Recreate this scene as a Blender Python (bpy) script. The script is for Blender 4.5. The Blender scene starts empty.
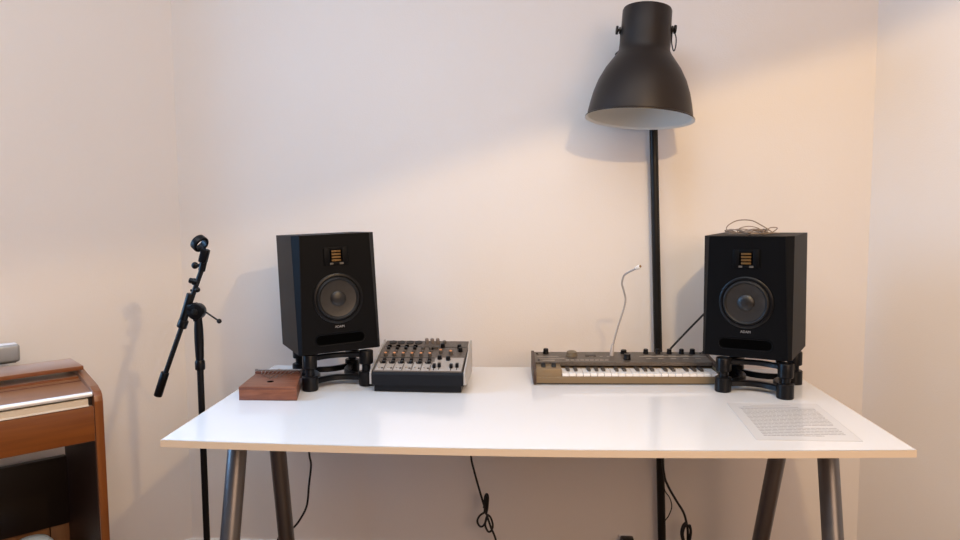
import bpy, bmesh, math, random
from mathutils import Vector, Matrix, Euler
random.seed(7)
SC = bpy.context.scene
COL = SC.collection
R = math.radians
TZ = 0.735                                  # desk top height

# ------------------------------------------------------------------ materials
def mat(name, col, rough=0.5, metal=0.0, spec=0.5, noise=None, bump=None, coat=0.0, wood=None, stretch=None):
    m = bpy.data.materials.new(name); m.use_nodes = True
    nt = m.node_tree; b = nt.nodes['Principled BSDF']
    b.inputs['Base Color'].default_value = (*col, 1)
    b.inputs['Roughness'].default_value = rough
    b.inputs['Metallic'].default_value = metal
    b.inputs['Specular IOR Level'].default_value = spec
    b.inputs['Coat Weight'].default_value = coat
    tc = nt.nodes.new('ShaderNodeTexCoord')
    if noise:                                # (scale, amount)
        n = nt.nodes.new('ShaderNodeTexNoise'); n.inputs['Scale'].default_value = noise[0]
        n.inputs['Detail'].default_value = 5
        nt.links.new(tc.outputs['Object'], n.inputs['Vector'])
        r = nt.nodes.new('ShaderNodeValToRGB'); a = noise[1]
        r.color_ramp.elements[0].position = .3; r.color_ramp.elements[1].position = .7
        r.color_ramp.elements[0].color = (*[c*(1-a) for c in col], 1)
        r.color_ramp.elements[1].color = (*[min(1, c*(1+a)) for c in col], 1)
        nt.links.new(n.outputs['Fac'], r.inputs['Fac']); nt.links.new(r.outputs['Color'], b.inputs['Base Color'])
    if wood:                                 # (dark colour, axis scale vector)
        mp = nt.nodes.new('ShaderNodeMapping'); mp.inputs['Scale'].default_value = wood[1]
        nt.links.new(tc.outputs['Object'], mp.inputs['Vector'])
        n = nt.nodes.new('ShaderNodeTexNoise'); n.inputs['Scale'].default_value = 1.0
        n.inputs['Detail'].default_value = 6; n.inputs['Distortion'].default_value = .6
        nt.links.new(mp.outputs['Vector'], n.inputs['Vector'])
        r = nt.nodes.new('ShaderNodeValToRGB')
        r.color_ramp.elements[0].position = .32; r.color_ramp.elements[1].position = .68
        r.color_ramp.elements[0].color = (*wood[0], 1); r.color_ramp.elements[1].color = (*col, 1)
        nt.links.new(n.outputs['Fac'], r.inputs['Fac']); nt.links.new(r.outputs['Color'], b.inputs['Base Color'])
    if bump:                                 # (scale, strength, distance)
        n = nt.nodes.new('ShaderNodeTexNoise'); n.inputs['Scale'].default_value = bump[0]
        n.inputs['Detail'].default_value = 3
        if stretch:
            mp = nt.nodes.new('ShaderNodeMapping'); mp.inputs['Scale'].default_value = stretch
            nt.links.new(tc.outputs['Object'], mp.inputs['Vector']); nt.links.new(mp.outputs['Vector'], n.inputs['Vector'])
        else:
            nt.links.new(tc.outputs['Object'], n.inputs['Vector'])
        bp = nt.nodes.new('ShaderNodeBump'); bp.inputs['Strength'].default_value = bump[1]
        bp.inputs['Distance'].default_value = bump[2]
        nt.links.new(n.outputs['Fac'], bp.inputs['Height']); nt.links.new(bp.outputs['Normal'], b.inputs['Normal'])
    return m

M = dict(
 wall=mat('wall paint', (.80, .745, .700), .9, spec=.15, bump=(260, .22, .002), noise=(1.3, .015)),
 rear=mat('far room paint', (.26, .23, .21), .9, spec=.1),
 skirt=mat('skirting paint', (.80, .77, .74), .5),
 ceil=mat('ceiling paint', (.86, .84, .82), .9, spec=.1),
 floor=mat('floor wood', (.15, .075, .035), .4, wood=((.10, .05, .022), (3, 40, 3))),
 white=mat('white laminate', (.80, .795, .795), .12, spec=.85),
 edge=mat('edge band', (.74, .60, .46), .5),
 steel=mat('leg metal', (.20, .19, .19), .38, metal=.85),
 black=mat('black cabinet', (.0024, .0025, .0032), .5, spec=.09, bump=(900, .08, .0005)),
 blackside=mat('black cabinet vinyl', (.006, .0064, .0076), .5, spec=.10, bump=(700, .1, .0005)),
 blackpl=mat('black plastic', (.0035, .0035, .0045), .32, spec=.24),
 slot=mat('port black', (.0012, .0012, .0012), 1, spec=.02),
 rubber=mat('surround rubber', (.008, .008, .009), .5, spec=.3),
 cone=mat('woofer cone', (.019, .0165, .015), .36, spec=.5, noise=(60, .2)),
 cap=mat('dust cap', (.007, .006, .006), .4),
 gold=mat('ribbon gold', (.14, .07, .016), .45, metal=.4),
 logo=mat('logo grey', (.26, .25, .25), .5),
 lamp=mat('lamp shade paint', (.024, .018, .015), .42, metal=.3, spec=.3, bump=(500, .05, .0005)),
 lining=mat('lamp lining', (.72, .71, .66), .5),
 lampblk=mat('lamp black', (.012, .011, .010), .4, metal=.2, spec=.3),
 standblk=mat('stand black', (.004, .004, .005), .42, spec=.3),
 cable=mat('cable black', (.008, .008, .008), .5),
 cherry=mat('piano cherry', (.24, .072, .010), .5, spec=.1, coat=1.0, wood=((.16, .042, .005), (3, 25, 60))),
 cherryv=mat('piano cherry upright', (.24, .072, .010), .5, spec=.1, coat=1.0, wood=((.16, .042, .005), (40, 25, 3))),
 pianoblk=mat('piano black panel', (.016, .011, .009), .35),  # near-black brown of the bed, bottom and back boards
 board=mat('lower board', (.30, .14, .05), .5, wood=((.20, .085, .03), (30, 20, 3))),
 alu=mat('aluminium trim', (.86, .87, .90), .35, metal=.25),
 inner_shade=mat('painted inner shade', (.030, .013, .009), .5),  # shade under the keyboard, put into the colour
 keyslip=mat('key slip', (.62, .53, .42), .5),
 device=mat('device grey', (.36, .37, .38), .35, metal=.4),
 bin=mat('pale enamel', (.62, .72, .80), .3),
 synth=mat('synth panel', (.120, .098, .080), .42, metal=.35, noise=(180, .25)),
 synthfront=mat('synth front', (.235, .165, .090), .45, metal=.25),
 synthwood=mat('synth end wood', (.055, .026, .015), .45, wood=((.030, .014, .009), (60, 6, 60))),
 synthknob=mat('synth dial', (.17, .135, .09), .5),
 ivory=mat('white key', (.83, .80, .77), .3),
 keyblk=mat('black key', (.030, .022, .018), .45),
 silk=mat('panel print', (.58, .52, .45), .6),
 goose=mat('gooseneck grey', (.36, .33, .31), .45),
 plug=mat('mic plug', (.48, .42, .38), .5),
 capsule=mat('mic capsule', (.80, .74, .66), .5),
 brass=mat('mic mesh', (.30, .17, .05), .4, metal=.6),
 mixpanel=mat('mixer panel', (.130, .107, .090), .45, metal=.3, noise=(260, .35)),
 mixlight=mat('mixer light panel', (.38, .34, .305), .5, noise=(300, .10)),
 mixfront=mat('mixer front', (.005, .006, .009), .45, spec=.25),
 mixside=mat('mixer cheek', (.50, .48, .46), .35, metal=.5),
 mixknob=mat('mixer knob grey', (.085, .073, .063), .5),
 knobgrey=mat('mixer tall knob', (.19, .155, .135), .5),
 orange=mat('orange knob', (.70, .30, .13), .5),
 kal=mat('kalimba wood', (.25, .092, .048), .42, wood=((.15, .050, .026), (18, 120, 90))),
 kaldark=mat('kalimba seam', (.13, .045, .028), .5),
 tine=mat('kalimba metal', (.30, .26, .24), .4, metal=.8),
 paper=mat('paper in sleeve', (.70, .69, .685), .12, spec=.45),
 ink=mat('grey ink', (.36, .35, .35), .15, spec=.45),
 ink2=mat('grey rule', (.62, .61, .61), .15, spec=.45),
 wire=mat('beige wire', (.25, .19, .145), .45),
)

for k_ in ('cherry', 'cherryv'):
    b_ = M[k_].node_tree.nodes['Principled BSDF']; b_.inputs['Coat IOR'].default_value = 1.6; b_.inputs['Coat Roughness'].default_value = .32; b_.inputs['Sheen Weight'].default_value = .5; b_.inputs['Sheen Roughness'].default_value = .3; b_.inputs['Sheen Tint'].default_value = (1, .88, .84, 1)

# ------------------------------------------------------------------ mesh helper
class MB:
    def __init__(self): self.bm = bmesh.new()
    def box(self, c, s, rot=None, bevel=0, seg=2):
        mtx = Matrix.Translation(c) @ (rot.to_matrix().to_4x4() if rot else Matrix()) @ Matrix.Diagonal((*s, 1))
        r = bmesh.ops.create_cube(self.bm, size=1, matrix=mtx)
        if bevel:
            es = list({e for v in r['verts'] for e in v.link_edges})
            bmesh.ops.bevel(self.bm, geom=es, offset=bevel, segments=seg, profile=.5, affect='EDGES')
        return self
    def ring(self, pts): return [self.bm.verts.new(p) for p in pts]
    def skin(self, rings, closed=False, caps=True):
        n = len(rings[0]); k = len(rings)
        for i in range(k if closed else k-1):
            a, b = rings[i], rings[(i+1) % k]
            for j in range(n):
                try: self.bm.faces.new((a[j], a[(j+1) % n], b[(j+1) % n], b[j]))
                except ValueError: pass
        if caps and not closed:
            self.bm.faces.new(rings[0][::-1]); self.bm.faces.new(rings[-1])
    def tube(self, pts, r, seg=8, closed=False, smooth=0):
        P = [Vector(p) for p in pts]
        if smooth: P = catmull(P, smooth, closed)
        rr = r if callable(r) else (lambda t: r)
        rings = []; up = None; n = len(P)
        for i, p in enumerate(P):
            if closed: t = (P[(i+1) % n]-P[i-1])
            else: t = P[min(i+1, n-1)]-P[max(i-1, 0)]
            t.normalize()
            if up is None:
                up = t.orthogonal().normalized()
            up = (up - t*up.dot(t)).normalized(); s = t.cross(up)
            q = rr(i/max(1, n-1))
            rings.append(self.ring([p+(up*math.cos(2*math.pi*j/seg)+s*math.sin(2*math.pi*j/seg))*q for j in range(seg)]))
        self.skin(rings, closed)
        return self
    def cyl(self, a, b, r0, r1=None, seg=24, bevel=0):
        a, b = Vector(a), Vector(b); r1 = r0 if r1 is None else r1; L = (b-a).length
        prof = [(r0, 0), (r1, L)]
        if bevel: prof = [(r0-bevel, 0), (r0-bevel*.3, bevel*.3), (r0, bevel), (r1, L-bevel), (r1-bevel*.3, L-bevel*.3), (r1-bevel, L)]
        return self.lathe(prof, a, b-a, seg)
    def lathe(self, prof, o=(0, 0, 0), axis=(0, 0, 1), seg=32, caps=True):
        o = Vector(o); q = Vector((0, 0, 1)).rotation_difference(Vector(axis).normalized())
        rings = [self.ring([o + q @ Vector((max(r, 1e-5)*math.cos(2*math.pi*j/seg), max(r, 1e-5)*math.sin(2*math.pi*j/seg), z)) for j in range(seg)]) for r, z in prof]
        self.skin(rings, False, caps)
        return self
    def prism(self, poly, vec, bevel=0):
        v = Vector(vec); a = self.ring([Vector(p) for p in poly]); b = self.ring([Vector(p)+v for p in poly])
        self.skin([a, b])
        if bevel:
            es = list({e for w in a+b for e in w.link_edges})
            bmesh.ops.bevel(self.bm, geom=es, offset=bevel, segments=2, profile=.5, affect='EDGES')
        return self
    def sphere(self, c, r, seg=16, s=(1, 1, 1)):
        bmesh.ops.create_uvsphere(self.bm, u_segments=seg, v_segments=seg//2+2, radius=r,
                                  matrix=Matrix.Translation(c) @ Matrix.Diagonal((*s, 1)))
        return self
    def build(self, name, m, parent=None, angle=35):
        bmesh.ops.recalc_face_normals(self.bm, faces=self.bm.faces[:])
        me = bpy.data.meshes.new(name); self.bm.to_mesh(me); self.bm.free()
        for p in me.polygons: p.use_smooth = True
        me.set_sharp_from_angle(angle=R(angle))
        me.materials.append(m)
        o = bpy.data.objects.new(name, me); COL.objects.link(o)
        if parent is not None: o.parent = parent
        return o

def catmull(P, k, closed=False):
    n = len(P); out = []
    rng = range(n) if closed else range(n-1)
    for i in rng:
        if closed: p0, p1, p2, p3 = P[i-1], P[i], P[(i+1) % n], P[(i+2) % n]
        else: p0, p1, p2, p3 = P[max(i-1, 0)], P[i], P[i+1], P[min(i+2, n-1)]
        for j in range(k):
            t = j/k
            out.append(.5*((2*p1)+(p2-p0)*t+(2*p0-5*p1+4*p2-p3)*t*t+(3*p1-p0-3*p2+p3)*t**3))
    if not closed: out.append(P[-1].copy())
    return out

def tag(o, label=None, cat=None, group=None, kind=None):
    if label: o['label'] = label
    if cat: o['category'] = cat
    if group: o['group'] = group
    if kind: o['kind'] = kind
    return o
def thing(name, label, cat, loc=(0, 0, 0), rz=0, group=None):
    o = bpy.data.objects.new(name, None); o.empty_display_size = .05; COL.objects.link(o)
    o.location = loc; o.rotation_euler = (0, 0, rz)
    return tag(o, label, cat, group)
def dup(o, parent=None):
    c = o.copy(); COL.objects.link(c)
    if parent is not None: c.parent = parent
    for ch in list(o.children): dup(ch, c)
    return c
def text_mesh(body, size, name, m, parent, loc, rot, depth=.0004):
    cu = bpy.data.curves.new(name, 'FONT'); cu.body = body; cu.size = size
    cu.align_x = 'CENTER'; cu.align_y = 'CENTER'; cu.extrude = depth
    tmp = bpy.data.objects.new('tmp_text', cu); COL.objects.link(tmp)
    dg = bpy.context.evaluated_depsgraph_get()
    me = bpy.data.meshes.new_from_object(tmp.evaluated_get(dg)); me.name = name
    bpy.data.objects.remove(tmp); me.materials.clear(); me.materials.append(m)
    o = bpy.data.objects.new(name, me); COL.objects.link(o); o.parent = parent
    o.location = loc; o.rotation_euler = rot
    return o

WINCOL, WINPOW = (.26, .57, 1.0), 15.0
# ------------------------------------------------------------------ room
WY = .83; CL = -1.08; CR = 1.017
def wall(name, a, b, h=2.7, th=.10, m='wall'):
    a, b = Vector((*a, 0)), Vector((*b, 0)); d = (b-a).normalized(); n = Vector((-d.y, d.x, 0))   # thickness to the left of a->b
    mb = MB(); mb.prism([a, b, b+n*th, a+n*th], (0, 0, h))
    return tag(mb.build(name, M[m]), kind='structure')
k = .7071
PL = (CL-1.56, WY-1.56); PR = (CR+1.45, WY-1.45)
wall('wall_back', (CL, WY), (CR, WY))
wall('wall_left', PL, (CL, WY))
wall('wall_right', (CR, WY), PR)
wall('wall_west', (PL[0], -3.6), PL, m='rear')
wall('wall_east', PR, (PR[0], -3.6), m='rear')
wall('wall_front', (PR[0], -3.6), (PL[0], -3.6), m='rear')
tag(MB().box((-.09, -1.35, -.05), (5.6, 4.7, .1)).build('floor', M['floor']), kind='structure')
tag(MB().box((-.09, -1.35, 2.75), (5.6, 4.7, .1)).build('ceiling', M['ceil']), kind='structure')
def base(name, a, b):
    a, b = Vector((*a, 0)), Vector((*b, 0)); d = (b-a).normalized(); n = Vector((d.y, -d.x, 0))
    prof = [(0, .0), (.014, .0), (.014, .124), (.009, .136), (0, .138)]
    mb = MB(); mb.prism([a+n*u+Vector((0, 0, v)) for u, v in prof], (b-a))
    tag(mb.build(name, M['skirt']), kind='structure')
base('baseboard_back', (CL, WY), (CR, WY))
base('baseboard_left', PL, (CL, WY))
base('baseboard_right', (CR, WY), PR)

# daylight window in the left wall, beyond the left edge of the photograph
def wl(t, z, d=0): return Vector((CL-t*k+d*k, WY-t*k-d*k, z))
WT0, WT1, WZ0, WZ1 = .66, 1.50, .90, 2.20
mb = MB()
for a, b, c, d in ((WT0-.05, WT0, WZ0-.05, WZ1+.05), (WT1, WT1+.05, WZ0-.05, WZ1+.05), (WT0, WT1, WZ0-.05, WZ0), (WT0, WT1, WZ1, WZ1+.05), (.5*(WT0+WT1)-.02, .5*(WT0+WT1)+.02, WZ0, WZ1)):
    mb.prism([wl(a, c, .001), wl(b, c, .001), wl(b, d, .001), wl(a, d, .001)], Vector((k, -k, 0))*.03)
tag(mb.build('window_1', M['skirt']), kind='structure')
pm = bpy.data.materials.new('daylight pane'); pm.use_nodes = True
pb = pm.node_tree.nodes['Principled BSDF']; pb.inputs['Base Color'].default_value = (.02, .02, .02, 1); pb.inputs['Roughness'].default_value = .1
pb.inputs['Emission Color'].default_value = (*WINCOL, 1); pb.inputs['Emission Strength'].default_value = WINPOW
mb = MB(); mb.prism([wl(WT0, WZ0, .004), wl(WT1, WZ0, .004), wl(WT1, WZ1, .004), wl(WT0, WZ1, .004)], Vector((k, -k, 0))*.004)
tag(mb.build('window_2', pm), kind='structure')

# ------------------------------------------------------------------ desk
def sag(x, y):                    # the long thin top sags a little towards the middle of its front edge
    return .0095*max(0, 1-(x/.75)**2)*max(0, 1-y/.708)
def drape(o):
    mw = Matrix.Translation(o.parent.location) @ o.parent.rotation_euler.to_matrix().to_4x4()
    for v in o.data.vertices:
        p = mw @ v.co; v.co.z -= sag(p.x, p.y)
    return o
desk = thing('desk', 'long white-topped desk on splayed grey metal legs', 'desk')
mb = MB(); nx, ny = 30, 8
for z_ in (0, 1):
    for i_ in range(nx):
        for j_ in range(ny):
            c_ = [(-.748+1.496*a/nx, .002+.704*b/ny, TZ-.015*z_) for a, b in ((i_, j_), (i_+1, j_), (i_+1, j_+1), (i_, j_+1))]
            mb.bm.faces.new([mb.bm.verts.new(p) for p in c_])
bmesh.ops.remove_doubles(mb.bm, verts=mb.bm.verts[:], dist=1e-5)
drape(mb.build('tabletop', M['white'], desk))
e = MB()
for i_ in range(30):
    x_ = -.75+.05*(i_+.5)
    e.box((x_, .001, TZ-.0077), (.05, .002, .0142)); e.box((x_, .707, TZ-.0077), (.05, .002, .0142))
for j_ in range(8):
    for x_ in (-.749, .749): e.box((x_, .002+.088*(j_+.5), TZ-.0077), (.002, .088, .0142))
tag(drape(e.build('edge_band', M['edge'], desk)), 'beige edge band')
for top, foot in (((-.668, .219), (-.684, .032)), ((-.681, .480), (-.690, .635)),
                  ((.675, .476), (.629, .648)), ((.667, .223), (.649, .002))):
    mb = MB(); a = Vector((*top, .7195)); b = Vector((*foot, 0.004)); b2 = b+(b-a).normalized()*0
    mb.cyl(b2, a, .0222, .0222, 32, bevel=.002)
    lg = mb.build('leg', M['steel'], desk)
    MB().lathe([(.0, .712), (.045, .712), (.045, .72), (0, .72)], (*top, 0)).build('mounting_plate', M['steel'], lg)
    MB().lathe([(.0, 0), (.023, 0), (.024, .012), (.0, .012)], (*foot, 0)).build('foot_cap', M['blackpl'], lg)

# ------------------------------------------------------------------ studio monitors
SW, SH, SD = .216, .305, .225
def make_speaker():
    root = thing('studio_monitor', '', 'speaker')
    w = SW/2
    # cabinet: vertical front edges bevelled, wider bevel at the top
    mb = MB(); ct, cb = .017, .007
    def sec(z, c):
        return mb.ring([(-w, SD, z), (-w, c*1.25, z), (-w+c, 0, z), (w-c, 0, z), (w, c*1.25, z), (w, SD, z)])
    mb.skin([sec(0, cb), sec(SH*.5, (ct+cb)/2), sec(SH, ct)])
    mb.build('cabinet', M['blackside'], root, 20)
    # baffle skin
    bf = MB(); bf.prism([(-w+cb+.001, -.001, .002), (w-cb-.001, -.001, .002), (w-ct-.001, -.001, SH-.002), (-w+ct+.001, -.001, SH-.002)], (0, .0012, 0))
    bf.build('baffle', M['black'], root)
    # woofer
    wc = (0, 0, .139)
    wf = MB().lathe([(.0655, 0), (.0655, .002), (.063, .0035), (.058, .0035), (.056, .001), (.0555, -.002)], (wc[0], -.001, wc[2]), (0, -1, 0), 64, caps=False).build('woofer', M['blackpl'], root)
    MB().lathe([(.0565, .001), (.0545, .004), (.0515, .0055), (.0485, .004), (.0465, .0015)], (wc[0], -.001, wc[2]), (0, -1, 0), 64, caps=False).build('surround', M['rubber'], wf)
    MB().lathe([(.047, .0015), (.040, .0005), (.028, -.0002), (.020, -.0004)], (wc[0], -.0016, wc[2]), (0, -1, 0), 64, caps=False).build('cone', M['cone'], wf)
    MB().lathe([(.0205, .0), (.0200, .002), (.016, .0046), (.009, .0064), (.0, .007)], (wc[0], -.0016, wc[2]), (0, -1, 0), 48, caps=False).build('dust_cap', M['cap'], wf)
    # ribbon tweeter
    tz = .249
    tw = MB()
    for sx in (-1, 1): tw.box((sx*.024, -.0025, tz), (.016, .004, .046), bevel=.0012)
    tw.box((0, -.0025, tz+.019), (.036, .004, .008), bevel=.0012); tw.box((0, -.0025, tz-.0195), (.036, .004, .007), bevel=.0012)
    tf = tw.build('tweeter', M['black'], root)
    MB().box((0, -.0012, tz), (.034, .0012, .032)).build('ribbon_backing', M['slot'], tf)
    for i in range(4):
        MB().box((0, -.0028, tz+.0118-i*.0078), (.024, .0025, .0048), bevel=.0007).build('ribbon', M['gold'], tf)
    MB().box((-.013, -.0052, tz-.0195), (.009, .0016, .0045)).build('tweeter_badge', M['mixknob'], tf)
    MB().box((.013, -.0052, tz-.0195), (.010, .0016, .005)).build('tweeter_badge', M['mixknob'], tf)
    # slot port : stadium frame and dark opening
    pz, pw, ph = .034, .0635, .0125
    def stad(a, h, y, mbx):
        pts = []
        for i in range(24):
            t = 2*math.pi*i/24; cx = (a-h) if math.cos(t) >= 0 else -(a-h)
            pts.append((cx+h*math.cos(t), y, pz+h*math.sin(t)))
        return mbx.ring(pts)
    mb = MB(); mb.skin([stad(pw+.003, ph+.003, -.001, mb), stad(pw+.002, ph+.002, -.0028, mb), stad(pw, ph, -.0022, mb), stad(pw-.001, ph-.001, -.0008, mb)], False, False)
    pt = mb.build('bass_port', M['black'], root)
    mb = MB(); a = stad(pw, ph, -.0016, mb); mb.bm.faces.new(a); mb.build('port_opening', M['slot'], pt)
    text_mesh('ADAM', .0088, 'logo', M['logo'], root, (0, -.0016, .0655), (R(90), 0, 0))
    # rear: amplifier plate
    MB().box((0, SD+.001, .15), (.16, .004, .24), bevel=.001).build('amplifier_plate', M['blackpl'], root)
    return root
spkL = make_speaker()
spkR = dup(spkL)
spkL.rotation_mode = spkR.rotation_mode = 'YXZ'
spkL.location = (-.481, .439, .8325); spkL.rotation_euler = (R(-1.6), R(-1.5), R(28.5))
spkR.location = (.5475, .431, .8245); spkR.rotation_euler = (R(.3), R(-.8), R(-28.2))
tag(spkL, 'black studio monitor speaker on the desk left of the mixer, top bare')
tag(spkR, 'black studio monitor speaker right of the synthesizer with cable coil on top')

# ------------------------------------------------------------------ isolation stands
def make_stand(w, d, hf, hb):
    root = thing('speaker_stand', '', 'speaker stand')
    cs = [(-w/2, 0), (w/2, 0), (w/2, d), (-w/2, d)]
    def frame(z, r, bow, name, hz):
        mb = MB(); loop = []
        for i in range(4):
            a, b = Vector((*cs[i], 0)), Vector((*cs[(i+1) % 4], 0)); mid = (a+b)/2; inn = (Vector((0, d/2, 0))-mid).normalized()
            for j in range(10):
                t = j/10; loop.append(a.lerp(b, t)+inn*bow*math.sin(math.pi*t))
        n = len(loop); rings = []
        for i in range(n):
            tt = (loop[(i+1) % n]-loop[i-1]).normalized(); s = Vector((tt.y, -tt.x, 0)); p = loop[i]
            zz = z(p)
            rings.append(mb.ring([p+s*r+Vector((0, 0, zz-hz)), p+s*r+Vector((0, 0, zz+hz*.6)), p+s*r*.5+Vector((0, 0, zz+hz)),
                                  p-s*r*.5+Vector((0, 0, zz+hz)), p-s*r+Vector((0, 0, zz+hz*.6)), p-s*r+Vector((0, 0, zz-hz))]))
        mb.skin(rings, True)
        return mb.build(name, M['blackpl'], root)
    zf = lambda p: hf+(hb-hf)*min(1, max(0, p.y/d))
    frame(lambda p: .021, .008, .032, 'base_frame', .007)
    frame(lambda p: zf(p)-.011, .009, .026, 'top_frame', .006)
    for x, y in cs:
        h = hf if y == 0 else hb
        f = MB().lathe([(.0, 0), (.0190, 0), (.0205, .002), (.0205, .036), (.018, .038), (0, .036)], (x, y, 0)).build('foot', M['blackpl'], root)
        MB().cyl((x, y, .034), (x, y, h-.03), .0115, seg=20).build('post', M['blackpl'], root)
        MB().lathe([(0, h-.036), (.0170, h-.036), (.0188, h-.034), (.0188, h-.003), (.0178, h-.0008), (0, h-.0008)], (x, y, 0)).build('isolator_cup', M['blackpl'], root)
    return root
stL = make_stand(.148, .170, .0935, .0888); stR = make_stand(.148, .165, .0876, .0876)
stL.location = (-.492, .452, TZ-.0010); stL.rotation_euler = (0, 0, R(25.5))
stR.location = (.566, .419, TZ-.0013); stR.rotation_euler = (0, 0, R(-26.5))
tag(stL, 'black plastic isolation stand between the kalimba and the mixer')
tag(stR, 'black plastic isolation stand beside the sheet of paper')

# ------------------------------------------------------------------ mixer
mx = thing('audio_mixer', 'small audio mixer with grey knob panel and black front lip', 'mixer', (-.279, .410, TZ-.0017), R(-1.4))
mw = .226; D = .185; zf, zb = .052, .098
mb = MB(); mb.prism([(-.1125, .006, 0), (-.1125, D, 0), (-.1125, D, zb-.008), (-.1125, .006, zf-.008)], (.225, 0, 0)); mb.build('chassis', M['mixfront'], mx)
mb = MB(); mb.prism([(-.118, -.002, .018), (-.118, -.002, zf-.006), (-.118, .004, zf), (-.118, .014, zf+.001), (-.118, .014, .018)], (.236, 0, 0)); mb.build('front_lip', M['mixfront'], mx)
for s in (-1, 1):
    mb = MB(); x0 = .1185 if s > 0 else -.1235
    mb.prism([(x0, .0, .02), (x0, 0, zf-.002), (x0, .010, zf+.004), (x0, D+.002, zb+.004), (x0, D+.006, zb-.004), (x0, D+.006, .012), (x0, .05, .012)], (.005, 0, 0), bevel=.001)
    tag(mb.build('side_cheek', M['mixside'], mx), 'silver side cheek')
sl = math.atan2(zb-zf, D); L = math.hypot(D, zb-zf)
def mp(u, v, h=0):       # u across 0..1, v up the panel 0..1, h above it
    return Vector(((u-.5)*.232, v*L*math.cos(sl)-h*math.sin(sl), zf+v*L*math.sin(sl)+h*math.cos(sl)))
def mslab(name, u0, u1, v0, v1, t, m, par):
    mb = MB(); mb.prism([mp(u0, v0, -.003), mp(u1, v0, -.003), mp(u1, v1, -.003), mp(u0, v1, -.003)], mp(0, 0, t)-mp(0, 0, -.003))
    return mb.build(name, m, par)
face = mslab('control_panel', .005, .995, .02, 1.0, .001, M['mixpanel'], mx)
mslab('fader_field', .02, .66, .035, .30, .0018, M['mixlight'], face)
mslab('fader_field', .66, .985, .035, .44, .0018, M['mixlight'], face)
mslab('panel_line', .02, .985, .785, .795, .0018, M['cable'], face)
mslab('panel_line', .02, .64, .43, .44, .0018, M['cable'], face)
NV = (mp(0, 0, 1)-mp(0, 0, 0))
def knob(u, v, r, h, m, name='knob', cap=None):
    p = mp(u, v); o = MB().cyl(p, p+NV*h, r*1.05, r*.85, 16, bevel=.0008).build(name, m, mx)
    if cap: MB().cyl(p+NV*h, p+NV*(h+.0012), r*.7, r*.65, 12).build('knob_cap', cap, o)
    return o
for i in range(6):
    u = .07+i*.103
    mslab('channel_divider', u+.040, u+.054, .04, .30, .0021, M['mixpanel'], face)
    mslab('channel_label', u-.02, u+.03, .235, .29, .0022, M['mixfront'], face)
    knob(u, .72, .0048, .007, M['blackpl'])
    knob(u, .50, .0055, .009, M['mixknob'], cap=M['orange'])
    knob(u, .62, .0048, .006, M['mixknob'])
    knob(u+.012, .36, .0050, .006, M['blackpl'])
    knob(u+.018, .27, .0056, .007, M['blackpl'])
    knob(u-.022, .27, .0026, .006, M['mixknob'], 'button')
    knob(u-.018, .12, .0030, .005, M['mixlight'], 'button'); knob(u+.025, .10, .0032, .004, M['mixknob'], 'button')
for i in range(4):
    u = .07+i*.103
    p = mp(u+.02, .93); MB().cyl(p, p+NV*.003, .0105, seg=20).build('input_socket', M['blackpl'], mx)
    p = mp(u, .80); MB().cyl(p, p+NV*.004, .0058, seg=16).build('jack_socket', M['slot'], mx)
for u, v in ((.50, .93), (.565, .93), (.63, .93)): knob(u, v, .0058, .014, M['knobgrey'])
for u, v in ((.48, .72), (.57, .72), (.63, .74), (.71, .93)): knob(u, v, .0055, .008, M['mixknob'])
for u, v in ((.705, .79), (.905, .76), (.925, .66)): knob(u, v, .0062, .012, M['blackpl'])
for u, v in ((.70, .60), (.82, .57)): knob(u, v, .0055, .010, M['mixknob'], cap=M['orange'])
for u, v in ((.71, .40), (.81, .37)): knob(u, v, .0062, .012, M['blackpl'])
for u, v in ((.675, .14), (.73, .16), (.865, .14), (.93, .16)):
    mslab('fader_slot', u-.004, u+.004, v-.09, v+.10, .0024, M['slot'], face)
    p = mp(u, v)
    MB().box(p+NV*.006, (.0085, .010, .012), Euler((sl, 0, 0)), bevel=.0015).build('fader_cap', M['blackpl'], mx)

# ------------------------------------------------------------------ synthesizer
sy = thing('synthesizer', 'small bronze-grey keyboard synthesizer with mini keys at the right of the desk', 'synthesizer', (.0185, .503, TZ-.0006), R(1.4))
sw = .496; kz = .0288
mb = MB()                                             # lower case, profile along the width
mb.prism([(.008, .004, .002), (.008, .170, .002), (.008, .170, .040), (.008, .066, .030), (.008, .066, .021), (.008, .003, .021), (.008, .0, .018)], (sw-.016, 0, 0)); mb.build('case', M['synthfront'], sy)
mb = MB(); mb.prism([(.008, .066, .0455), (.008, .168, .0535), (.008, .176, .050), (.008, .176, .036), (.008, .066, .036)], (sw-.016, 0, 0)); pan = mb.build('control_panel', M['synth'], sy)
MB().box((sw/2, .090, .0014), (sw-.012, .172, .0028)).build('base', M['rubber'], sy)
MB().box((.0415, .034, .030), (.067, .066, .020), bevel=.0012).build('wheel_block', M['synthfront'], sy)
MB().box((.490, .034, .027), (.004, .066, .02)).build('key_cheek', M['synthfront'], sy)
for x0 in (0, sw-.008):
    mb = MB(); mb.prism([(x0, -.001, 0), (x0, -.001, .024), (x0, .004, .042), (x0, .07, .049), (x0, .17, .057), (x0, .18, .052), (x0, .18, 0)], (.008, 0, 0), bevel=.0008)
    tag(mb.build('end_cheek', M['synthwood'], sy), 'dark wooden end cheek')
for x in (.028, .056):
    MB().lathe([(0, -.0055), (.0145, -.0055), (.016, -.004), (.016, .004), (.0145, .0055), (0, .0055)], (x, .040, .0345), (1, 0, 0), 24).build('pitch_wheel', M['rubber'], sy)
kx0 = .0765; kp = (.4865-kx0)/22
wk = None
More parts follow.
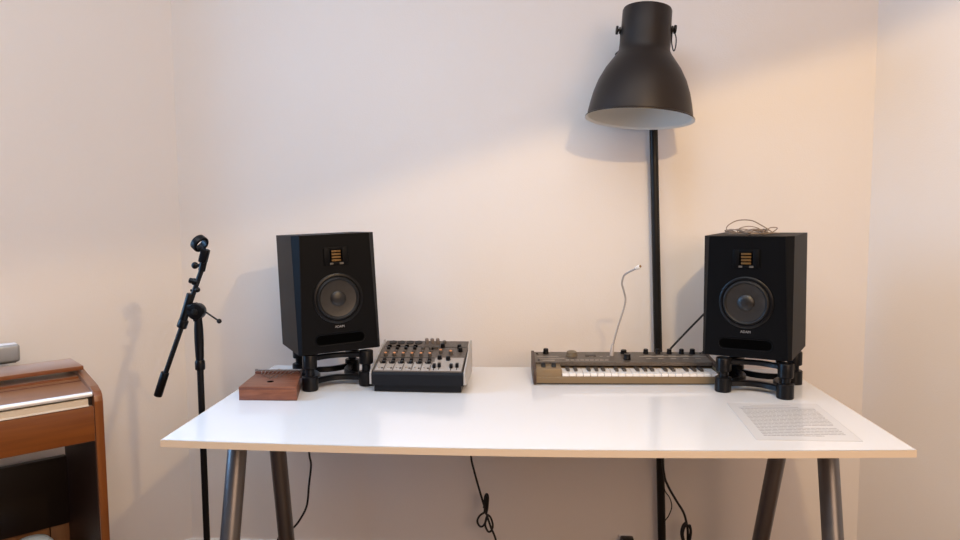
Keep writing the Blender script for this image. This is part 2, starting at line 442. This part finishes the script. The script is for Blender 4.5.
for i in range(22):
    if wk is None:
        mb = MB(); mb.prism([(.0004, 0, .0215), (.0004, 0, kz-.0015), (.0004, .0012, kz), (.0004, .070, kz), (.0004, .070, .024), (.0004, .014, .024)], (kp-.0015, 0, 0))
        wk = mb.build('white_key', M['ivory'], sy); o = wk
    else: o = wk.copy(); COL.objects.link(o)
    o.location = (kx0+i*kp, .001, 0)
bk = None
for i in range(21):
    if i % 7 in (2, 6): continue
    if bk is None:
        mb = MB(); mb.prism([(-.0045, .026, kz), (-.0045, .029, kz+.0055), (-.0045, .07, kz+.0062), (-.0045, .07, kz)], (.009, 0, 0), bevel=.0008)
        bk = mb.build('black_key', M['keyblk'], sy); o = bk
    else: o = bk.copy(); COL.objects.link(o)
    o.location = (kx0+(i+1)*kp+(-.001 if i % 7 in (0, 3) else .001), 0, 0)
def sp(x, t): return Vector((x, .066+t*.102, .0455+t*.008))
for x, t, r, h, m, nm in ((.041, .86, .0075, .014, M['blackpl'], 'knob'), (.112, .62, .0145, .013, M['synthknob'], 'program_dial'),
                          (.262, .88, .0085, .010, M['blackpl'], 'knob'), (.262, .30, .0095, .015, M['blackpl'], 'knob'),
                          (.324, .86, .0068, .013, M['blackpl'], 'knob'), (.358, .86, .0068, .013, M['blackpl'], 'knob'), (.390, .86, .0068, .013, M['blackpl'], 'knob'),
                          (.4245, .86, .0068, .013, M['blackpl'], 'knob'), (.455, .86, .0075, .013, M['blackpl'], 'knob')):
    p = sp(x, t); MB().lathe([(r*1.12, -.001), (r*1.12, h*.25), (r, h*.35), (r*.95, h*.9), (r*.8, h), (0, h)], p, (0, -.08, 1), 24).build(nm, m, sy)
for x, t in ((.016, .80), (.018, .18), (.478, .86), (.486, .86)):
    p = sp(x, t); MB().lathe([(.003, -.001), (.003, .002), (0, .0028)], p, (0, -.08, 1), 12).build('button', M['keyblk'], sy)
pr = MB()                                             # printed rules and legends
def rule(x0, x1, t, w=.0022):
    p = sp((x0+x1)/2, t); pr.box(p+Vector((0, 0, .0002)), (x1-x0, w, .0006), Euler((math.atan2(.008, .102), 0, 0)))
rule(.015, .075, .55, .0014); rule(.02, .09, .36, .0012); rule(.028, .062, .17); rule(.30, .485, .56, .0012)
for i in range(9): rule(.092+i*.0135, .102+i*.0135, .20, .0030)
for x in (.16, .165, .19, .21): rule(x, x+.008, .55, .002)
for i in range(5): rule(.315+i*.034, .335+i*.034, .62, .0014); rule(.315+i*.034, .33+i*.034, .36, .0012)
pr.build('printed_legend', M['silk'], pan)
sc = MB(); p = sp(.165, .62); sc.box(p+Vector((0, 0, .0005)), (.03, .016, .001), Euler((.078, 0, 0))); sc.build('display_window', M['keyblk'], pan)

# gooseneck microphone plugged into the synthesizer
gm = thing('gooseneck_microphone', 'thin grey gooseneck microphone rising crooked from the synthesizer', 'microphone', (.2385, .630, .7865))
o0 = Vector((.2385, .630, .7865))
G = [Vector(p)-o0 for p in ((.242, .628, .8175), (.2519, .622, .861), (.2602, .615, .893), (.269, .606, .9278), (.2711, .599, .9509), (.265, .59, .974), (.2586, .58, .9942), (.26, .572, 1.0114), (.2643, .565, 1.0215), (.2777, .548, 1.0325), (.2888, .535, 1.0403))]
MB().tube(G, .0026, 10, smooth=6).build('gooseneck', M['goose'], gm)
MB().lathe([(0, 0), (.0055, 0), (.0055, .012), (.0042, .030), (.0028, .033), (0, .033)], (0, 0, 0), (.08, 0, 1), 16).build('plug', M['plug'], gm)
a = G[-1]; dv = Vector((.60, -.68, .42)).normalized()
cp = MB().lathe([(0, -.001), (.0034, 0), (.0052, .004), (.0054, .013), (.0045, .015), (0, .015)], a, dv, 16).build('capsule', M['capsule'], gm)
MB().lathe([(0, .0150), (.0036, .0150), (.003, .0172), (0, .0176)], a, dv, 12).build('capsule_mesh', M['brass'], cp)

# ------------------------------------------------------------------ kalimba
ka = thing('kalimba', 'reddish-brown wooden kalimba box at the left end of the desk', 'kalimba', (-.635, .316, TZ-.0013), R(2.0))
fw, bw, kd = .0715, .0585, .172
def kslab(z0, z1, g, nm, m):
    mb = MB(); mb.prism([(-fw-g, -g, z0), (fw+g, -g, z0), (fw+g-.004, .02, z0), (bw-.0185+g, kd+g, z0), (-bw-.018-g, kd+g, z0)], (0, 0, z1-z0), bevel=.0012)
    return mb.build(nm, m, ka)
kslab(.002, .0285, 0, 'sound_box', M['kal']); kslab(0, .003, .0004, 'base_board', M['kaldark'])
kslab(.0275, .0300, .0004, 'seam', M['kaldark']); kslab(.0295, .0345, 0, 'top_board', M['kal'])
MB().lathe([(0, .0338), (.0085, .0338), (.0085, .0350), (0, .0350)], (-.009, .053, 0), seg=24).build('sound_hole', M['slot'], ka)
MB().box((-.018, .145, .0370), (.118, .008, .006), bevel=.0015).build('bridge', M['kaldark'], ka)
MB().tube([(-.082, .160, .0395), (.043, .160, .0395)], .0032, 10).build('pressure_bar', M['tine'], ka)
mb = MB()
for x in (-.077, -.018, .042): mb.cyl((x, .160, .033), (x, .160, .043), .003, seg=10)
mb.build('bar_screw', M['tine'], ka)
for i in range(9):
    x = -.060+i*.0112; ln = .085-abs(i-4)*.013
    mb = MB(); mb.tube([(x, .166, .0385), (x, .145, .0408), (x*.9-.001, .150-ln*.6, .0395), (x*.85-.001, .150-ln, .0390)], .0013, 6)
    mb.build('tine', M['tine'], ka)

# ------------------------------------------------------------------ paper
pp = thing('paper_sheet', 'sheet of printed text lying at the front right of the desk', 'paper', (.4655, .064, TZ+.0003), R(-3.0))
sh = MB()
for i_ in range(8):
    for j_ in range(10): sh.box((.207*(i_+.5)/8, .278*(j_+.5)/10, .0003), (.207/8, .0278, .0006))
drape(sh.build('sheet', M['paper'], pp))
tx = MB()
y = .262
rows = [(.258, .05, .14, .0014), (.245, .03, .155, .0014)]
for yy, a, b, h in rows: tx.box(((a+b)/2, yy, .0008), (b-a, h, .0004))
n = 0; yy = .228
while yy > .022:
    x = .022
    end = .186 if random.random() < .75 else random.uniform(.09, .15)
    while x < end:
        l = random.uniform(.005, .016); l = min(l, end-x+.002)
        tx.box((x+l/2, yy, .0008), (l, .0030, .0004)); x += l+.0014
    yy -= .0104
drape(tx.build('printed_text', M['ink'], pp))
tb = MB()
for i_ in range(10): tb.box((.019+.017*(i_+.5), .2335, .0007), (.017, .020, .0003))
drape(tb.build('shaded_row', M['ink2'], pp))
bd = MB()
for i_ in range(10):
    for yy in (.0006, .2774): bd.box((.0207*(i_+.5), yy, .0007), (.0207, .0012, .0004))
    for xx in (.0006, .2064): bd.box((xx, .0278*(i_+.5), .0007), (.0012, .0278, .0004))
drape(bd.build('sheet_edge', M['ink2'], pp))

# ------------------------------------------------------------------ cable coil on the right speaker
co = thing('cable_coil', 'loose coil of thin beige cable on top of the right speaker', 'cable', (.575, .505, 1.1305))
mb = MB(); pts = []
for i in range(46):
    t = i*2*math.pi/11; rx = .046+.010*math.sin(i*1.7); ry = .030+.008*math.cos(i*2.3)
    pts.append((rx*math.cos(t)-.008+.006*math.sin(i*.9), ry*math.sin(t)-.010, .0035+.010*(.5+.5*math.sin(i*1.31))))
mb.tube(pts, .0013, 6, smooth=4)
mb.tube([(-.040, -.02, .004), (-.064, -.015, .012), (-.060, -.01, .024), (-.034, 0, .036), (.0, 0, .036), (.024, -.005, .024), (.042, -.01, .012), (.048, -.012, .006), (.03, -.02, .003)], .0014, 6, smooth=6)
mb.tube([(.03, -.01, .006), (.046, 0, .016), (.060, .0, .018), (.066, .0, .015), (.056, .004, .006), (.045, .0, .004)], .0014, 6, smooth=6)
mb.tube([(-.035, .0, .005), (-.028, 0, .016), (-.005, 0, .021), (.018, 0, .016), (.03, 0, .006)], .0012, 6, smooth=6)
mb.tube([(.02, -.03, .002), (.05, -.01, .004), (.072, .0, .004), (.066, .03, .003), (.04, .04, .002)], .0012, 6, smooth=6)
mb.build('wire', M['wire'], co)
MB().tube([(-.018, -.034, .004), (-.006, -.036, .008)], .004, 8).build('plug', M['plug'], co)
MB().tube([(.026, -.012, .012), (.034, -.014, .010)], .0035, 8).build('cable_tie', M['cable'], co)

# ------------------------------------------------------------------ floor lamp
fl = thing('floor_lamp', 'tall black floor lamp with large bell shade behind the desk', 'lamp', (.421, .735, 0))
lx, ly = .421, .735
MB().lathe([(0, 0), (.088, 0), (.092, .004), (.092, .016), (.08, .024), (.02, .03), (0, .03)], (0, 0, 0), seg=48).build('base', M['lampblk'], fl)
P0 = Vector((.4235-lx, .795-ly, .02)); P1 = Vector((.3665-lx, .800-ly, 1.645))
MB().cyl(P0, P1, .0122, seg=24).build('pole', M['lampblk'], fl)
Cr = Vector((.3075-lx, .637-ly, 1.4395)); Ct = Vector((.3295-lx, .662-ly, 1.741)); ax = (Ct-Cr).normalized()
outer = [(.1445, 0), (.1445, .0025), (.1395, .006), (.1382, .016), (.1345, .036), (.1275, .066), (.1165, .097), (.100, .128), (.084, .150), (.0735, .164), (.0680, .174), (.0665, .182), (.0662, .21), (.0652, .278), (.063, .283), (.058, .285), (0, .285)]
outer = [(r*1.018, z*1.06) for r, z in outer]
MB().lathe(outer, Cr, ax, 72, caps=False).build('lamp_shade', M['lamp'], fl)
inner = [(.1445, 0), (.1375, .005), (.1362, .016), (.1325, .036), (.1255, .066), (.1145, .097), (.098, .128), (.0715, .164), (.064, .18), (.063, .26), (0, .262)]
inner = [(r*1.018, z*1.06) for r, z in inner]
tag(MB().lathe(inner, Cr, ax, 72, caps=False).build('shade_lining', M['lining'], fl), 'pale inside of the lamp shade')
MB().lathe([(0, .09), (.012, .092), (.026, .105), (.030, .120), (.026, .138), (.014, .155), (.013, .19), (0, .19)], Cr, ax, 24).build('bulb', M['lining'], fl)
side = ax.cross(Vector((0, 1, 0))).normalized()
kb = Cr+ax*.240
for s in (-1, 1):
    a = kb+side*s*.066+ax*(.010 if s < 0 else -.001)
    mb = MB(); mb.cyl(a, a+side*s*.009, .004, seg=12); mb.cyl(a+side*s*.009, a+side*s*.015, .0118, seg=20, bevel=.001); mb.cyl(a+side*s*.003, a+side*s*.006, .0095, seg=20)
    mb.build('pivot_knob', M['lampblk'], fl)
    st = MB(); q = a+side*s*.002
    st.tube([q, q+Vector((s*.001, .004, -.02)), q+Vector((s*.0005, .02, -.048)), q+Vector((0, .05, -.058)), Vector((P1.x+s*.012, P1.y, q.z-.045)), Vector((P1.x, P1.y, q.z-.04))], .0024, 8, smooth=6)
    st.build('yoke', M['lampblk'], fl)
side = -side; q = kb+side*.0695+ax*.008
MB().tube([q+Vector((.003, -.004, -.002)), q+Vector((.0105, -.006, -.02)), q+Vector((.0105, -.006, -.042)), q+Vector((.006, -.006, -.057)), q+Vector((.002, -.006, -.05)), q+Vector((-.0005, -.003, -.03)), q+Vector((.001, -.003, -.004))], .0016, 8, smooth=6).build('safety_loop', M['lampblk'], fl)
MB().tube([(.421-lx, .808-ly, .36), (.423-lx, .785-ly, .338), (.437-lx, .785-ly, .317), (.444-lx, .785-ly, .289), (.435-lx, .785-ly, .260), (.423-lx, .785-ly, .241), (.415-lx, .800-ly, .20), (.416-lx, .803-ly, .04)], .0017, 6, smooth=6).build('lamp_cord', M['cable'], fl)

# ------------------------------------------------------------------ microphone stand
ms = thing('microphone_stand', 'black boom microphone stand with empty clip left of the desk', 'microphone stand', (-.831, .38, 0))
def q(x, z, y=0): return Vector((x+.831, y, z))
MB().cyl(q(-.831, .10), q(-.831, .81), .0082, seg=20).build('pole', M['standblk'], ms)
MB().lathe([(0, .10), (.02, .10), (.024, .12), (.018, .17), (.012, .2), (0, .2)], (0, 0, 0), seg=20).build('tripod_hub', M['standblk'], ms)
for an in (200, 320, 80):
    d = Vector((math.cos(R(an)), math.sin(R(an)), 0)); f_ = .20
    mb = MB(); mb.cyl(d*.015+Vector((0, 0, .13)), d*f_+Vector((0, 0, .01)), .007, seg=12)
    lg = mb.build('leg', M['standblk'], ms); MB().sphere(d*f_+Vector((0, 0, .011)), .011, 12).build('rubber_foot', M['blackpl'], lg)
MB().lathe([(0, .795), (.0115, .795), (.0125, .798), (.0125, .815), (.0105, .820), (0, .820)], seg=20).build('collar', M['blackpl'], ms)
MB().lathe([(0, .818), (.0095, .818), (.0105, .83), (.0115, .87), (.0112, .90), (.0095, .925), (.0095, .935), (0, .935)], seg=20).build('grip', M['blackpl'], ms)
hc = q(-.834, .945)
hd = MB(); hd.cyl(hc+Vector((0, -.013, 0)), hc+Vector((0, .013, 0)), .0205, seg=28, bevel=.002)
hd.cyl(hc+Vector((0, 0, -.025)), hc, .0095, .014, 16); hd.cyl(hc+Vector((-.02, 0, .008)), hc+Vector((.0, 0, .008)), .0135, .015, 16)
hp = hd.build('pivot_head', M['blackpl'], ms)
MB().cyl(hc+Vector((0, -.016, 0)), hc+Vector((0, -.012, 0)), .008, seg=16, bevel=.001).build('pivot_bolt', M['lampblk'], hp)
lv = MB(); a, b = q(-.815, .946), q(-.777, .920); lv.cyl(a, b, .0022, seg=10); lv.sphere(b, .0062, 14); lv.build('clamp_lever', M['standblk'], ms)
B0, B1 = q(-.945, .725), q(-.813, 1.060); bd_ = (B1-B0).normalized()
MB().cyl(q(-.938, .745), q(-.8145, 1.058), .0062, seg=16).build('boom', M['standblk'], ms)
MB().cyl(q(-.9455, .725), q(-.923, .787), .0105, seg=20, bevel=.002).build('counterweight', M['blackpl'], ms)
MB().cyl(q(-.876, .905), q(-.8475, .990), .0100, seg=20, bevel=.002).build('boom_sleeve', M['blackpl'], ms)
MB().cyl(q(-.8760, .903), q(-.868, .923), .0125, seg=20, bevel=.002).build('sleeve_collar', M['blackpl'], ms)
kn = MB(); kn.sphere(q(-.8305, 1.000), .0072, 14); kn.cyl(q(-.848, .998), q(-.83, 1.000), .003, seg=8); kn.build('boom_knob', M['blackpl'], ms)
kn = MB(); kn.cyl(q(-.850, 1.024), q(-.838, 1.021), .0072, seg=16, bevel=.002); kn.cyl(q(-.84, 1.021), q(-.828, 1.018), .009, seg=16); kn.build('boom_knob', M['blackpl'], ms)
# clip
kn = MB(); kn.sphere(q(-.8345, 1.0615), .0088, 16, (1, .7, 1)); kn.cyl(q(-.834, 1.0615), q(-.815, 1.062), .0045, seg=10); kn.build('clip_knob', M['blackpl'], ms)
cl = MB(); cl.box(q(-.8095, 1.086), (.0195, .021, .036), Euler((0, R(16), 0)), bevel=.004); cl.cyl(q(-.8175, 1.048), q(-.811, 1.073), .0085, seg=16)
cl.build('clip_mount', M['blackpl'], ms)
cc = q(-.8205, 1.1175); axs = Vector((.75, -.344, -.52)).normalized()
mb = MB(); mb.lathe([(.0140, -.009), (.0190, -.009), (.0210, -.007), (.0215, .007), (.0205, .009), (.0145, .009), (.0140, -.009)], cc, axs, 40, caps=False)
mb.build('microphone_clip', M['blackpl'], ms)

# ------------------------------------------------------------------ digital piano
pi_ = thing('digital_piano', 'cherry-wood digital piano with closed lid at the left edge', 'piano', (-1.192, .421, 0), math.atan2(.702, .712))
PLN = 1.36
def endp(x0, nm):
    mb = MB(); mb.prism([(x0, .15, 0), (x0, .15, .74), (x0, .07, .79), (x0, 0, .79), (x0, -.155, .7665), (x0, -.182, .758), (x0, -.192, .748), (x0, -.195, .735), (x0, -.195, 0)], (.0195, 0, 0), bevel=.001)
    return mb.build(nm, M['cherryv'], pi_)
ep_ = endp(0, 'end_panel'); endp(-PLN-.022, 'end_panel')
mb = MB(); mb.box((-PLN/2-.003, .007, .7955), (PLN+.030, .128, .011), bevel=.002); mb.build('top_lid', M['cherry'], pi_)
mb = MB(); mb.prism([(-PLN, -.02, .775), (-PLN, -.186, .7545), (-PLN, -.186, .751), (-PLN, .06, .751), (-PLN, .06, .775)], (PLN-.001, 0, 0)); cv = mb.build('key_cover', M['cherry'], pi_)
MB().box((-PLN/2, -.082, .7683), (PLN-.004, .0016, .0008), Euler((.123, 0, 0))).build('cover_seam', M['kaldark'], cv)
MB().tube([(-PLN+.002, -.187, .7535), (-.003, -.187, .7535)], .0062, 12).build('cover_nosing', M['alu'], cv)
MB().box((-PLN/2, -.05, .764), (PLN-.004, .02, .024)).build('fall_board', M['cherry'], pi_)
MB().box((-PLN/2-.006, -.182, .7355), (PLN-.012, .012, .0165), bevel=.001).build('key_slip', M['keyslip'], pi_)
MB().box((-PLN/2-.006, -.186, .7275), (PLN-.012, .014, .003)).build('slip_rail', M['capsule'], pi_)
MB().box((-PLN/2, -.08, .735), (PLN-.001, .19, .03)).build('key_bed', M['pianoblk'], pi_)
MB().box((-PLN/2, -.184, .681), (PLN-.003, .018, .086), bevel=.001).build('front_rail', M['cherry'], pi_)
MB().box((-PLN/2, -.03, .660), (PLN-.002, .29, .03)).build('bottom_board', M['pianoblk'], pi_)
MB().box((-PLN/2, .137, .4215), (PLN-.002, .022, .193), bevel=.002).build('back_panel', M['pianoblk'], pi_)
for x0, x1 in ((-.0475, -.001), (-.70, -.0505), (-PLN+.001, -.703)):
    MB().box(((x0+x1)/2, .1435, .1735), (x1-x0, .012, .303), bevel=.001).build('lower_board', M['board'], pi_)
tag(MB().box((-.0008, -.025, .317), (.0016, .325, .63)).build('inner_shade_sheet', M['inner_shade'], pi_), 'inner side of the end panel, shade painted dark')  # thin dark sheet, painted shade over the end panel's inner face
MB().box((-.049, .146, .1735), (.02, .006, .303)).build('board_seam', M['slot'], pi_)
MB().box((-PLN/2, .115, .03), (PLN-.002, .04, .05), bevel=.002).build('pedal_rail', M['cherry'], pi_)

dv_ = thing('grey_device', 'small grey rounded box resting on the piano lid', 'device', (-1.350, .4375, .801), math.atan2(.702, .712))
b = MB(); b.box((-.10, 0, .0255), (.2, .045, .047), bevel=.007, seg=3); b.build('housing', M['device'], dv_)
b = MB(); b.box((-.10, 0, .0015), (.18, .03, .003)); b.build('rubber_foot', M['blackpl'], dv_)
b = MB(); b.box((-.10, 0, .0490), (.19, .03, .0012), bevel=.0005); b.build('top_plate', M['alu'], dv_)

bn = thing('round_bin', 'pale bluish round-topped bin under the piano at the bottom edge', 'bin', (-1.291, .365, 0))
MB().lathe([(0, 0), (.045, 0), (.05, .01), (.052, .20), (.052, .303), (0, .303)], seg=36).build('body', M['bin'], bn)
MB().lathe([(0, .303), (.053, .303), (.053, .313), (.047, .329), (.036, .341), (.018, .348), (0, .350)], seg=36).build('lid', M['bin'], bn)

# ------------------------------------------------------------------ cables
def cable(label, pts, r=.0032, smooth=6, extra=(), name='cable'):
    mb = MB(); mb.tube(pts, r, 8, smooth=smooth)
    for e_, rr in extra: mb.tube(e_, rr, 8, smooth=6)
    return tag(mb.build(name, M['cable']), label, 'cable')
cable('black cable hanging below the left rear of the desk', [(-.568, .668, .86), (-.60, .702, .81), (-.64, .722, .748), (-.661, .735, .70), (-.668, .75, .58), (-.665, .75, .456), (-.660, .75, .415), (-.668, .75, .352), (-.676, .75, .288), (-.696, .75, .246), (-.722, .75, .213), (-.77, .76, .18), (-.80, .76, .05), (-.75, .72, .006)])
ex1 = [(-.128, .746, .29), (-.124, .746, .325), (-.119, .744, .335), (-.115, .746, .322), (-.118, .748, .285), (-.122, .746, .27)]
ex1b = [(-.126, .742, .28), (-.122, .742, .318), (-.118, .741, .327), (-.1165, .742, .315), (-.120, .742, .28)]
lp1 = [(-.124, .744, .278), (-.140, .742, .268), (-.148, .742, .250), (-.140, .742, .234), (-.128, .742, .238), (-.118, .744, .262)]
lp2 = [(-.118, .746, .270), (-.108, .744, .262), (-.101, .742, .240), (-.105, .742, .222), (-.115, .742, .218), (-.124, .744, .236), (-.121, .746, .258), (-.116, .746, .268)]
cable('black cable with a knotted bundle hanging below the middle of the desk', [(-.20, .612, .775), (-.195, .66, .745), (-.19, .70, .740), (-.182, .728, .735), (-.176, .742, .70), (-.172, .75, .56), (-.167, .75, .454), (-.158, .75, .407), (-.140, .75, .339), (-.125, .75, .287), (-.118, .75, .262), (-.106, .75, .225), (-.092, .75, .188), (-.07, .75, .09), (-.03, .76, .006)], .0034, extra=((ex1, .0034), (ex1b, .0034), (lp1, .0032), (lp2, .0032)))
lr1 = [(.480, .750, .256), (.470, .748, .245), (.466, .748, .222), (.472, .748, .198), (.480, .750, .185), (.489, .750, .200), (.494, .750, .228), (.488, .750, .248)]
lr2 = [(.482, .744, .254), (.474, .744, .242), (.470, .744, .220), (.476, .744, .196), (.484, .744, .185), (.491, .744, .204), (.494, .744, .23), (.490, .744, .25)]
cable('black cable ending in a looped bundle beside the lamp pole below the desk', [(.385, .690, .765), (.389, .715, .752), (.392, .732, .735), (.396, .742, .68), (.400, .75, .52), (.412, .75, .407), (.425, .75, .367), (.449, .75, .324), (.471, .75, .288), (.481, .75, .256), (.486, .75, .22), (.484, .752, .16), (.47, .76, .08), (.44, .78, .006)], .0036, extra=((lr1, .0034), (lr2, .0034)))
cable('straight black cable rising from behind the synthesizer to the right speaker', [(.396, .702, .760), (.408, .700, .785), (.455, .695, .8405), (.503, .69, .894), (.56, .688, .955), (.622, .672, .99), (.640, .655, .985)], .0030)
pa = thing('power_adapter', 'black power adapter plugged in low on the wall left of the lamp pole', 'adapter', (.314, WY, .146))
MB().box((0, -.026, 0), (.040, .040, .066), bevel=.006).build('housing', M['blackpl'], pa)
MB().box((0, -.004, 0), (.05, .006, .066), bevel=.002).build('socket_plate', M['skirt'], pa)

for o in (spkL, spkR): o['group'] = 'studio monitors on the desk'
for o in (stL, stR): o['group'] = 'isolation stands under the monitors'
# ------------------------------------------------------------------ lights
def spot(loc, axis, power, col, size=176, blend=.2, rad=.035):
    l = bpy.data.lights.new('pendant_bulb', 'SPOT'); l.energy = power; l.color = col; l.spot_size = R(size); l.spot_blend = blend; l.shadow_soft_size = rad
    o = bpy.data.objects.new('pendant_bulb', l); COL.objects.link(o); o.location = loc
    o.rotation_euler = Vector(axis).to_track_quat('-Z', 'Y').to_euler()
def area(name, loc, target, sx, sz, power, col):
    l = bpy.data.lights.new(name, 'AREA'); l.shape = 'RECTANGLE'; l.size = sx; l.size_y = sz; l.energy = power; l.color = col
    o = bpy.data.objects.new(name, l); COL.objects.link(o); o.location = loc
    o.rotation_euler = (Vector(target)-Vector(loc)).to_track_quat('-Z', 'Y').to_euler()
AX = (.275, -.185, -1)
for bx in (.46, .495): spot((bx, -.82, 1.90), AX, 18.2, (1, .69, .34), 180, .07, .016)
area('ceiling_bounce_fill', (-.45, -1.3, 2.66), (-.45, -1.3, 0), 2.6, 2.0, 42, (.94, .955, .97))  # added soft fill from above, stands in for ceiling bounce
area('room_fill', (.9, -3.45, 1.9), (-.3, 0, 1.4), 2.6, 1.4, 47, (1, .665, .45))  # unseen warm fill added behind the camera
area('side_fill', (1.9, -2.6, 1.9), (-.8, .4, 1.4), 1.6, 1.4, 14, (1, .72, .50))  # second added warm fill from the front right, no fixture there

w = bpy.data.worlds.new('World'); SC.world = w; w.use_nodes = True
w.node_tree.nodes['Background'].inputs[0].default_value = (.7, .8, 1, 1); w.node_tree.nodes['Background'].inputs[1].default_value = 0.0

# ------------------------------------------------------------------ camera
cam = bpy.data.cameras.new('camera'); co_ = bpy.data.objects.new('camera', cam); COL.objects.link(co_)
cam.sensor_width = 36; cam.lens = 746.83/960*36; cam.clip_start = .05
yaw, pit, rol = .0577, .0887, -.0051
f0 = Vector((-math.sin(yaw), math.cos(yaw), 0)); r0 = Vector((math.cos(yaw), math.sin(yaw), 0)); u0 = Vector((0, 0, 1))
f1 = f0*math.cos(pit)-u0*math.sin(pit); u1 = u0*math.cos(pit)+f0*math.sin(pit)
r2 = r0*math.cos(rol)+u1*math.sin(rol); u2 = u1*math.cos(rol)-r0*math.sin(rol)
co_.matrix_world = Matrix(((r2.x, u2.x, -f1.x, -.0093), (r2.y, u2.y, -f1.y, -1.4507), (r2.z, u2.z, -f1.z, 1.2131), (0, 0, 0, 1)))
SC.camera = co_
vs = SC.view_settings
vs.view_transform = 'Standard'; vs.look = 'None'; vs.gamma = 1; vs.exposure = 0.0; vs.use_curve_mapping = False
